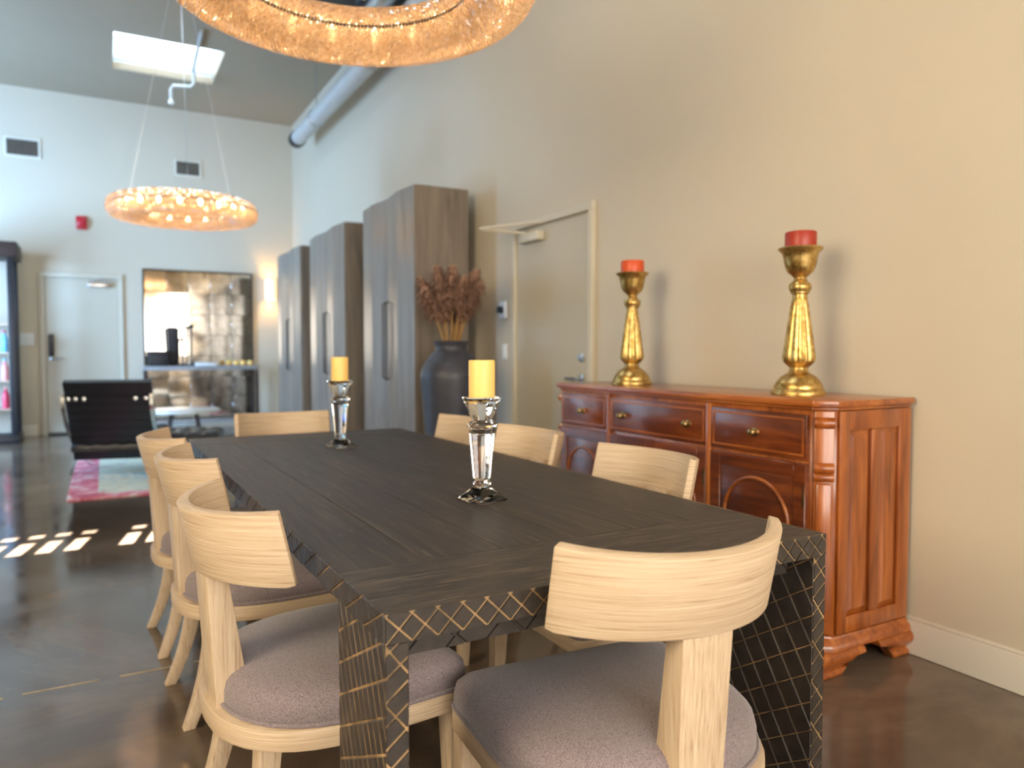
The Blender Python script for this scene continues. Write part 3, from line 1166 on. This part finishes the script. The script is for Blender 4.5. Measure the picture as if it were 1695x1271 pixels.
# ------------------------------------------------------------------ gold candlesticks on the sideboard
def make_candlestick():
    t = thing('candlestick', '', 'candlestick', group='tall gold candlesticks on the sideboard')
    MB().lathe([(.106, 0), (.108, .008), (.104, .020), (.096, .026), (.097, .034), (.088, .052), (.070, .074), (.052, .086), (.044, .090), (.038, .098), (.036, .112)], 40).build('foot', 'gold', t, smooth=40)
    fl = lambda a, z: 0.96 + 0.085 * abs(math.cos(a * 8)) if .135 < z < .40 else 1.0
    MB().lathe([(.036, .112), (.046, .120), (.060, .138), (.063, .155), (.058, .19), (.050, .25), (.041, .32), (.034, .37), (.030, .40), (.029, .415)], 64, flute=fl).build('fluted_stem', 'gold', t, smooth=25)
    MB().lathe([(.029, .412), (.037, .418), (.037, .424), (.042, .430), (.045, .442), (.042, .456), (.030, .466), (.025, .474), (.025, .486)], 32).build('knop', 'gold', t, smooth=40)
    MB().lathe([(.025, .482), (.034, .490), (.052, .506), (.061, .53), (.066, .56), (.072, .582), (.086, .594), (.088, .600), (.084, .604), (.064, .600), (.060, .596)], 40).build('cup', 'gold', t, smooth=40)
    return t


g1 = make_candlestick()
g1['label'] = 'tall gold candlestick nearer the right end of the sideboard'
g1.location = (2.515, 2.09, SBT + .0002)
g2 = copy_tree(g1)
g2['label'] = 'tall gold candlestick toward the left end of the sideboard, by the door'
g2.location = (2.515, 3.19, SBT + .0002)
g2.rotation_euler = (0, 0, .3)
for gg, lab in ((g1, 'terracotta red candle in the right gold candlestick'), (g2, 'terracotta orange candle in the left gold candlestick')):
    k = make_candle(.062, .070, 'wax_r' if gg is g1 else 'wax_o')
    k['label'] = lab
    k['group'] = 'terracotta candles'
    k.location = (gg.location.x, gg.location.y, SBT + .598)


# ------------------------------------------------------------------ armoires
def make_armoire(W, lab, y0):
    Dp, Ht = 0.48, 2.545
    t = thing('armoire', lab, 'armoire', (XW - .10, y0 + W / 2, 0), 0, 'grey washed tall armoires along the right wall')
    hw_ = W / 2
    MB().box(-Dp + .02, 0, -hw_, hw_, .05, Ht).build('carcass', 'armoire', t, bevel=.004, bseg=1)
    MB().box(-Dp + .04, -.02, -hw_ + .03, hw_ - .03, 0, .05).build('plinth', 'dark', t)
    for s in (-1, 1):
        # each door is folded along a vertical crease, so the two facets catch the light differently
        a, b = (-hw_ + .003, -.0015) if s < 0 else (.0015, hw_ - .003)
        m_ = (a + b) / 2
        mid = -Dp - .030
        pl = [(-Dp + .02, a), (-Dp + .02, b), (-Dp + (-.002 if s > 0 else 0.004), b), (mid, m_), (-Dp + (.004 if s > 0 else -.002), a)]
        do = MB().prism(pl, .055, Ht - .004).build('door', 'armoire', t)
        y = -s * 0 + s * .035
        h = MB().tube([(-Dp + .0, y, .95), (-Dp - .03, y, .97), (-Dp - .03, y, 1.62), (-Dp, y, 1.64)], .007, 8)
        h.build('bar_handle', 'armoire_dark', do, smooth=50)
    return t


make_armoire(1.33, 'tall grey washed armoire nearest the camera, behind the dark vase', 5.60)
make_armoire(1.45, 'tall grey washed armoire in the middle of the three', 7.56)
make_armoire(1.40, 'tall grey washed armoire farthest away, by the lit sconce', 9.50)

# ------------------------------------------------------------------ floor vase with dried plumes
VX, VY = 2.27, 5.02
v = thing('floor_vase', 'tall charcoal ribbed pottery vase holding dried plumes', 'vase', (VX, VY, 0))
prof = [(.10, 0), (.115, .01)]
for i in range(46):
    z = .02 + i * .0245
    u = z / 1.13
    r = .135 + .098 * min(1, u / .92) ** 0.8
    if u > .88:
        r -= .045 * ((u - .88) / .12) ** 2.2
    prof.append((r + .0035 * (i % 2), z))
prof += [(.172, 1.155), (.150, 1.185), (.126, 1.205), (.118, 1.225), (.122, 1.250), (.132, 1.262), (.134, 1.275), (.126, 1.280), (.105, 1.272), (.098, 1.24), (.10, 1.19)]
MB().lathe(prof[:48], 40).build('body', 'vase', v, smooth=60)
MB().lathe(prof[47:], 40, caps=False).build('neck', 'vase', v, smooth=60)

b = thing('dried_plumes', 'bunch of brown dried plumes standing in the dark vase', 'dried flowers', (VX, VY, 1.22))
rg = random.Random(3)
for k in range(26):
    az = rg.uniform(0, 2 * PI)
    sp = rg.uniform(.05, .24)
    if k < 4:
        az = [PI * .72, -PI * .30, PI * .2, PI * 1.2][k]
        sp = [.26, .24, .20, .16][k]
    top = rg.uniform(.34, .60) + (.08 if k < 2 else 0)
    tip = Vector((sp * math.cos(az), sp * math.sin(az), top))
    base_ = Vector((.035 * math.cos(az), .035 * math.sin(az), -.02))
    mid = base_.lerp(tip, .5) + Vector((0, 0, .03))
    path = [base_, base_.lerp(mid, .6), mid, tip]
    st = MB().tube(path, [.006, .0055, .005, .003], 6).build('plume_stem', 'stem', b, smooth=60)
    # feathery head: hundreds of thin drooping filaments
    m = MB()
    ax0 = mid.lerp(tip, -.05)
    n = 620
    for i in range(n):
        u = rg.random()
        c0 = ax0.lerp(tip, u)
        aa = rg.uniform(0, 2 * PI)
        ln = (.035 + .055 * math.sin(PI * min(1, u * .9 + .15))) * rg.uniform(.9, 1.7)
        out = Vector((math.cos(aa), math.sin(aa), rg.uniform(-.1, .9)))
        out.normalize()
        p1 = c0 + out * ln * .6 + Vector((0, 0, .012))
        p2 = c0 + out * ln + Vector((0, 0, -.018))
        side = out.cross(Vector((0, 0, 1))).normalized() * rg.uniform(.003, .0065)
        if side.length == 0:
            side = Vector((.004, 0, 0))
        m.add([c0 - side * .5, c0 + side * .5, p1 + side, p1 - side, p2], [(0, 1, 2, 3), (3, 2, 4)])
    m.build('plume_head', 'plume', st)


# ------------------------------------------------------------------ bead ring chandeliers
def make_chandelier(lab, loc, R0, aw, bh, strands, beads, drop):
    t = thing('ring_chandelier', lab, 'chandelier', loc, 0, 'crystal bead ring chandeliers')
    # metal hoops that carry the strands
    for rr, zz in ((R0 + aw * .1, bh * .98), (R0 - aw * .98, .0), (R0 + aw * .98, .01)):
        hp = MB().tube([(rr * math.cos(2 * PI * i / 72), rr * math.sin(2 * PI * i / 72), zz) for i in range(72)], .006, 6, closed=True)
        hp.build('hoop', 'bronze', t, smooth=60)
    # strands of beads looped round the hoop: low-poly cut beads
    m = MB()
    oc = [(1, 0, 0), (0, 1, 0), (-1, 0, 0), (0, -1, 0), (0, 0, 1), (0, 0, -1)]
    of = [(0, 1, 4), (1, 2, 4), (2, 3, 4), (3, 0, 4), (1, 0, 5), (2, 1, 5), (3, 2, 5), (0, 3, 5)]
    rb = PI * (aw + bh) / 2 * 2 / beads * .56
    rgen = random.Random(11)
    V_, F_ = m.v, m.f
    for i in range(strands):
        a = 2 * PI * i / strands
        ca, sa = math.cos(a), math.sin(a)
        for j in range(beads):
            w = 2 * PI * (j + .5 * (i % 2)) / beads
            cw, sw = math.cos(w), math.sin(w)
            r = R0 + aw * math.copysign(abs(cw) ** .8, cw)
            z = bh * math.copysign(abs(sw) ** .8, sw)
            o = len(V_)
            q = rgen.uniform(0, PI / 2)
            cq, sq = math.cos(q), math.sin(q)
            x0, y0 = r * ca, r * sa
            for (x, y, zz) in oc:
                V_.append((x0 + rb * (x * cq - y * sq), y0 + rb * (x * sq + y * cq), z + rb * zz))
            for f in of:
                F_.append((f[0] + o, f[1] + o, f[2] + o))
    s = m.build('bead_strands', 'beads', t)
    s['kind'] = 'stuff'
    # bulbs inside
    nb = 20
    base = None
    for i in range(nb):
        a = 2 * PI * (i + .5) / nb
        pos = (R0 * math.cos(a), R0 * math.sin(a), 0)
        if base is None:
            base = MB().lathe([(.004, -.035), (.012, -.025), (.018, -.005), (.018, .01), (.010, .03), (.003, .045)], 10).build('bulb', 'bulb', t, smooth=60, loc=pos)
        else:
            o = base.copy(); COL.objects.link(o); o.parent = t; o.location = pos
    # suspension wires and canopy
    for i in range(3):
        a = 2 * PI * i / 3 + .5
        MB().tube([(R0 * math.cos(a), R0 * math.sin(a), bh), (.03 * math.cos(a), .03 * math.sin(a), drop - .03)], .002, 5).build('suspension_wire', 'steel', t)
    MB().lathe([(.09, drop - .035), (.09, drop - .004), (.08, drop)], 24).build('ceiling_rose', 'steel', t, smooth=40)
    return t


ZR = 2.60
make_chandelier('large glowing crystal bead ring chandelier hanging over the dining table', (0.83, 2.72, ZR), 0.575, 0.117, 0.108, 380, 44, ZC - ZR)
make_chandelier('glowing crystal bead ring chandelier farther back over the lounge', (0.71, 7.75, ZR - .055), 0.55, 0.11, 0.09, 220, 28, ZC - ZR + .055)

# ------------------------------------------------------------------ lounge: rug, leather chair, stool, low table
tag(MB().box(-.28, 1.95, 6.85, 10.65, 0, .012).build('area_rug', 'rug'), 'pink and cream patterned rug under the black leather chair', 'rug')


def tufted(nx, ny, w, d, th, amp):
    """a quilted cushion: grid of little pillows, closed at the bottom"""
    m = MB()
    sub = 5
    NX, NY = nx * sub, ny * sub
    top = {}
    for j in range(NY + 1):
        for i in range(NX + 1):
            x, y = -w / 2 + w * i / NX, -d / 2 + d * j / NY
            fx = abs(math.sin(PI * i / sub)) if True else 0
            fy = abs(math.sin(PI * j / sub))
            z = th - amp + amp * (fx * fy) ** .5
            if i in (0, NX) or j in (0, NY):
                z = th - amp * 1.5
            top[i, j] = len(m.v)
            m.v.append((x, y, z))
    bot = {}
    for j in range(NY + 1):
        for i in range(NX + 1):
            if i in (0, NX) or j in (0, NY):
                bot[i, j] = len(m.v)
                m.v.append((-w / 2 + w * i / NX, -d / 2 + d * j / NY, 0))
    for j in range(NY):
        for i in range(NX):
            m.f.append((top[i, j], top[i + 1, j], top[i + 1, j + 1], top[i, j + 1]))
    ring = [(i, 0) for i in range(NX)] + [(NX, j) for j in range(NY)] + [(i, NY) for i in range(NX, 0, -1)] + [(0, j) for j in range(NY, 0, -1)]
    for a, b2 in zip(ring, ring[1:] + ring[:1]):
        m.f.append((top[a], bot[a], bot[b2], top[b2]))
    m.f.append(tuple(bot[r] for r in ring))
    return m


def xform(mb, mat):
    mb.v = [tuple(mat @ Vector(p)) for p in mb.v]
    return mb


lc = thing('lounge_chair', 'low black tufted leather lounge chair on a chrome frame, seen from behind', 'chair', (0.16, 8.42, .022), R(-14))
# seat: leans back; back cushion leans further
Ms = Matrix.Translation((0, .02, .27)) @ Matrix.Rotation(R(9), 4, 'X')
xform(tufted(5, 5, .75, .72, .10, .03), Ms).build('seat_cushion', 'leather', lc, smooth=60)
Mb = Matrix.Translation((0, -.44, .50)) @ Matrix.Rotation(R(112), 4, 'X') @ Matrix.Rotation(PI, 4, 'Z')
xform(tufted(5, 4, .75, .70, .11, .03), Matrix.Translation((0, -.415, .565)) @ Matrix.Rotation(R(-68), 4, 'X')).build('back_cushion', 'leather', lc, smooth=60)
ax = Vector((0, -math.cos(R(68)), -0)).normalized()
# leather straps across the back of the frame
bd = Vector((0, -math.sin(R(22)), math.cos(R(22))))
for k in range(-1, 7):
    c0 = Vector((0, -.275, .22)) + bd * (.03 + .085 * k)
    n = Vector((0, -math.cos(R(22)), -math.sin(R(22))))
    m = MB()
    vs_ = []
    for tt in (0.004, .012):
        for sx, su in ((-1, -1), (1, -1), (1, 1), (-1, 1)):
            vs_.append(c0 + Vector((sx * .372, 0, 0)) + bd * (su * .041) + n * tt)
    m.add(vs_, [(0, 3, 2, 1), (4, 5, 6, 7), (0, 1, 5, 4), (1, 2, 6, 5), (2, 3, 7, 6), (3, 0, 4, 7)])
    m.build('back_strap', 'leather', lc)
for s in (-1, 1):
    m = MB()
    # curved bar from back top sweeping to the front foot, and the crossing S bar
    p1 = [(s * .378, -.54 + .86 * u ** 1.6 + .0, .78 - .78 * u ** .72) for u in [i / 14 for i in range(15)]]
    p2 = [(s * .378, -.34 + .72 * u, .0 + .33 * math.sin(u * PI / 2) ** .8) for u in [i / 12 for i in range(13)]]
    for pth in (p1, p2):
        secs = []
        for i, q in enumerate(pth):
            a = Vector(pth[max(0, i - 1)]); b2 = Vector(pth[min(len(pth) - 1, i + 1)])
            tg = (b2 - a).normalized()
            nn = Vector((1, 0, 0)).cross(tg).normalized()
            q = Vector(q)
            secs.append([q + Vector((-.016, 0, 0)) - nn * .006, q + Vector((.016, 0, 0)) - nn * .006, q + Vector((.016, 0, 0)) + nn * .006, q + Vector((-.016, 0, 0)) + nn * .006])
        m.loft(secs)
    m.build('side_frame', 'chrome', lc, smooth=40)
for k, (x, z) in enumerate(((-.33, .735), (-.27, .735), (-.20, .735), (.24, .735), (.33, .735))):
    m = MB().lathe([(.02, 0), (.018, .008), (.006, .011)], 12)
    m.v = [(x + a, -.535 - c_, z + b_) for a, b_, c_ in m.v]
    m.build('strap_stud', 'steel', lc, smooth=40)

st = thing('leather_stool', 'low black tufted leather stool beside the lounge chair', 'stool', (0.72, 7.72, .026), R(-12))
xform(tufted(4, 4, .58, .56, .09, .025), Matrix.Translation((0, 0, .335))).build('cushion', 'leather', st, smooth=60)
for s in (-1, 1):
    for q in (-1, 1):
        pth = [(s * .27, q * (-.25 + .5 * u), .33 * (1 - u) + .004) for u in [i / 8 for i in range(9)]]
        MB().tube([(x, y, z + .02 * math.sin(PI * i / 8)) for i, (x, y, z) in enumerate(pth)], .010, 6).build('leg', 'chrome', st, smooth=50)

ct = thing('coffee_table', 'low table with a pale stone top before the far console', 'coffee table', (0.90, 10.35, .020))
MB().lathe([(.42, .40), (.435, .405), (.44, .42), (.435, .435), (.42, .44)], 40).build('table_top', 'marble', ct, smooth=40)
for i in range(4):
    a = PI / 4 + i * PI / 2
    MB().tube([(.20 * math.cos(a), .20 * math.sin(a), .40), (.30 * math.cos(a), .30 * math.sin(a), 0)], .014, 8).build('leg', 'bronze', ct, smooth=50)
MB().tube([(.26 * math.cos(2 * PI * i / 32), .26 * math.sin(2 * PI * i / 32), .18) for i in range(32)], .008, 6, closed=True).build('stretcher_ring', 'bronze', ct, smooth=50)

# ------------------------------------------------------------------ mirror, console and what stands on it
mx0, mx1, mz0, mz1 = .565, 2.11, .16, 2.43
mi = thing('wall_mirror', 'large antiqued paned mirror on the far wall behind the console', 'mirror', ((mx0 + mx1) / 2, YB - .03, mz0))
mw, mh = mx1 - mx0, mz1 - mz0
MB().box(-mw / 2, mw / 2, .0, .028, 0, mh).build('backing', 'bronze', mi)
f = MB()
f.box(-mw / 2 - .02, -mw / 2, -.02, .028, 0, mh).box(mw / 2, mw / 2 + .02, -.02, .028, 0, mh)
f.box(-mw / 2 - .02, mw / 2 + .02, -.02, .028, mh, mh + .02).box(-mw / 2 - .02, mw / 2 + .02, -.02, .028, -.02, 0)
f.build('frame', 'bronze', mi, bevel=.003, bseg=1)
nc, nr = 5, 7
pm = MB().box(-mw / nc / 2 + .002, mw / nc / 2 - .002, -.006, 0, -mh / nr / 2 + .002, mh / nr / 2 - .002)
base = None
rg = random.Random(5)
for i in range(nc):
    for j in range(nr):
        lo = (-mw / 2 + mw * (i + .5) / nc, -.004, mh * (j + .5) / nr)
        if base is None:
            base = pm.build('mirror_pane', 'mirror', mi, bevel=.002, bseg=1, loc=lo)
            o = base
        else:
            o = base.copy(); COL.objects.link(o); o.parent = mi; o.location = lo
        o.rotation_euler = (rg.uniform(-.008, .008), 0, rg.uniform(-.012, .012))

cn = thing('console_table', 'long grey console table standing before the paned mirror', 'console table', (1.32, 12.14, 0))
MB().box(-.80, .80, -.19, .19, .925, .985).build('table_top', 'console', cn, bevel=.004)
for sx in (-1, 1):
    for sy in (-1, 1):
        MB().box(sx * .775 - .02, sx * .775 + .02, sy * .165 - .02, sy * .165 + .02, 0, .925).build('leg', 'bronze', cn, bevel=.002, bseg=1)
MB().box(-.755, .755, -.145, .145, .14, .165).build('low_shelf', 'console', cn, bevel=.003)
CT = .985
o = thing('decor_box', 'dark square box on the left half of the console', 'box', (.72, 12.10, CT))
MB().box(-.13, .13, -.09, .09, 0, .19).build('body', 'dark', o, bevel=.006)
MB().box(-.134, .134, -.094, .094, .19, .225).build('lid', 'dark', o, bevel=.006)
o = thing('dark_vase', 'dark squared vase rising behind the box on the console', 'vase', (.93, 12.24, CT))
MB().loft([square8(.05, 0), square8(.065, .05), square8(.078, .48), square8(.085, .56), square8(.06, .57), square8(.05, .565)]).build('body', 'dark', o, bevel=.004)
MB().loft([square8(.062, .565), square8(.058, .585), square8(.04, .585)]).build('rim', 'bronze', o)
for x, hgt, lab in ((1.05, .42, 'shorter slim dark candlestick on the console'), (1.175, .62, 'taller slim dark candlestick on the console')):
    o = thing('slim_candlestick', lab, 'candlestick', (x, 12.12, CT), 0, 'slim candlesticks on the console')
    MB().lathe([(.055, 0), (.055, .01), (.018, .03), (.013, .1), (.013, hgt * .8), (.02, hgt * .85), (.014, hgt * .9)], 16).build('stem', 'black', o, smooth=40)
    MB().lathe([(.014, hgt * .9), (.035, hgt * .94), (.04, hgt), (.02, hgt)], 16).build('cup', 'black', o, smooth=40)
o = thing('white_book', 'white book lying on the middle of the console', 'book', (1.36, 12.02, CT))
MB().box(-.14, .14, -.10, .10, 0, .05).build('cover', 'white', o, bevel=.003)
MB().box(-.135, .137, -.097, .097, .006, .044).build('pages', 'marble', o)
for k in range(4):  # warm coloured balls stand in for lights reflected in the mirror
    o = thing('reflection_ball', ['leftmost', 'second from left', 'third from left', 'rightmost'][k] + ' of four small warm balls imitating lights reflected in the console mirror', 'candle holder', (1.70 + .105 * k, 12.10, CT), 0, 'balls imitating mirror reflections on the console')
    MB().lathe([(.02, 0), (.036, .012), (.044, .04), (.04, .066), (.03, .078), (.024, .078), (.034, .06), (.034, .03)], 16).build('globe', glob if False else M['wax_y'], o, smooth=50)
    MB().lathe([(.026, 0), (.026, .008)], 12).build('foot', 'brass', o)

# wall sconce half hidden by the far armoire
sc = thing('wall_sconce', 'glowing warm wall sconce between mirror and far armoire', 'wall lamp', (2.40, YB, 2.20))
MB().box(-.05, .05, -.02, 0, -.10, .10).build('back_plate', 'brass', sc, bevel=.004)
MB().tube([(0, -.02, -.02), (0, -.09, -.02)], .01, 8).build('arm', 'brass', sc)
MB().lathe([(.085, -.16), (.085, .16)], 28, (0, -.12, 0), caps=False).build('lamp_shade', 'lampshade', sc, smooth=60)
ld = bpy.data.lights.new('sconce_bulb', 'POINT')
ld.energy = 16
ld.color = (1.0, .60, .20)
ld.shadow_soft_size = .03
lo_ = bpy.data.objects.new('sconce_bulb', ld)
lo_.location = (2.40, YB - .12, 2.20)
COL.objects.link(lo_)

# ------------------------------------------------------------------ display cooler cut by the left edge of the frame
fx1 = -1.005
co = thing('display_cooler', 'tall black framed display case with bottles at the left edge', 'display case', (fx1 - .40, 11.85, 0))
MB().box(-.42, .42, -.32, .32, 0, .10).build('base', 'black', co, bevel=.01)
MB().box(-.42, .46, -.36, .32, 2.42, 2.62).build('header', 'bronze', co, bevel=.01)
for sx in (-1, 1):
    for sy in (-1, 1):
        MB().box(sx * .375 - .035, sx * .375 + .035, sy * .28 - .03, sy * .28 + .03, .10, 2.42).build('post', 'black', co, bevel=.004)
MB().box(-.34, .34, .27, .29, .10, 2.42).build('back_panel', 'wall', co)
for z in (.45, .82, 1.19, 1.56):
    MB().box(-.34, .34, -.24, .26, z - .015, z).build('shelf', 'steel', co)
bcols = [srgb(120, 190, 220), srgb(230, 235, 240), srgb(205, 60, 80), srgb(70, 110, 190), srgb(230, 150, 140), srgb(90, 170, 160)]
bmats = [plain('bottle_colour_%d' % i, c_, .3) for i, c_ in enumerate(bcols)]
cn_ = ['pale blue', 'white', 'red', 'blue', 'salmon pink', 'teal']
sn = ['lowest', 'second', 'third', 'top']
k = 0
for zi, z in enumerate((.45, .82, 1.19)):
    for xi in (1, 2):
        ci = (zi * 2 + xi) % 6
        o = thing('bottle', '%s bottle on the %s shelf of the display case' % (cn_[ci], sn[zi]), 'bottle', (fx1 - .40 + .02 + xi * .125, 11.78, z), 0, 'bottles in the display case')
        MB().lathe([(.04, 0), (.045, .01), (.045, .17), (.03, .22), (.018, .235), (.018, .26)], 16).build('body', bmats[ci], o, smooth=40)
        MB().lathe([(.02, .26), (.02, .29)], 12).build('cap', bmats[(ci + 2) % 6], o, smooth=40)
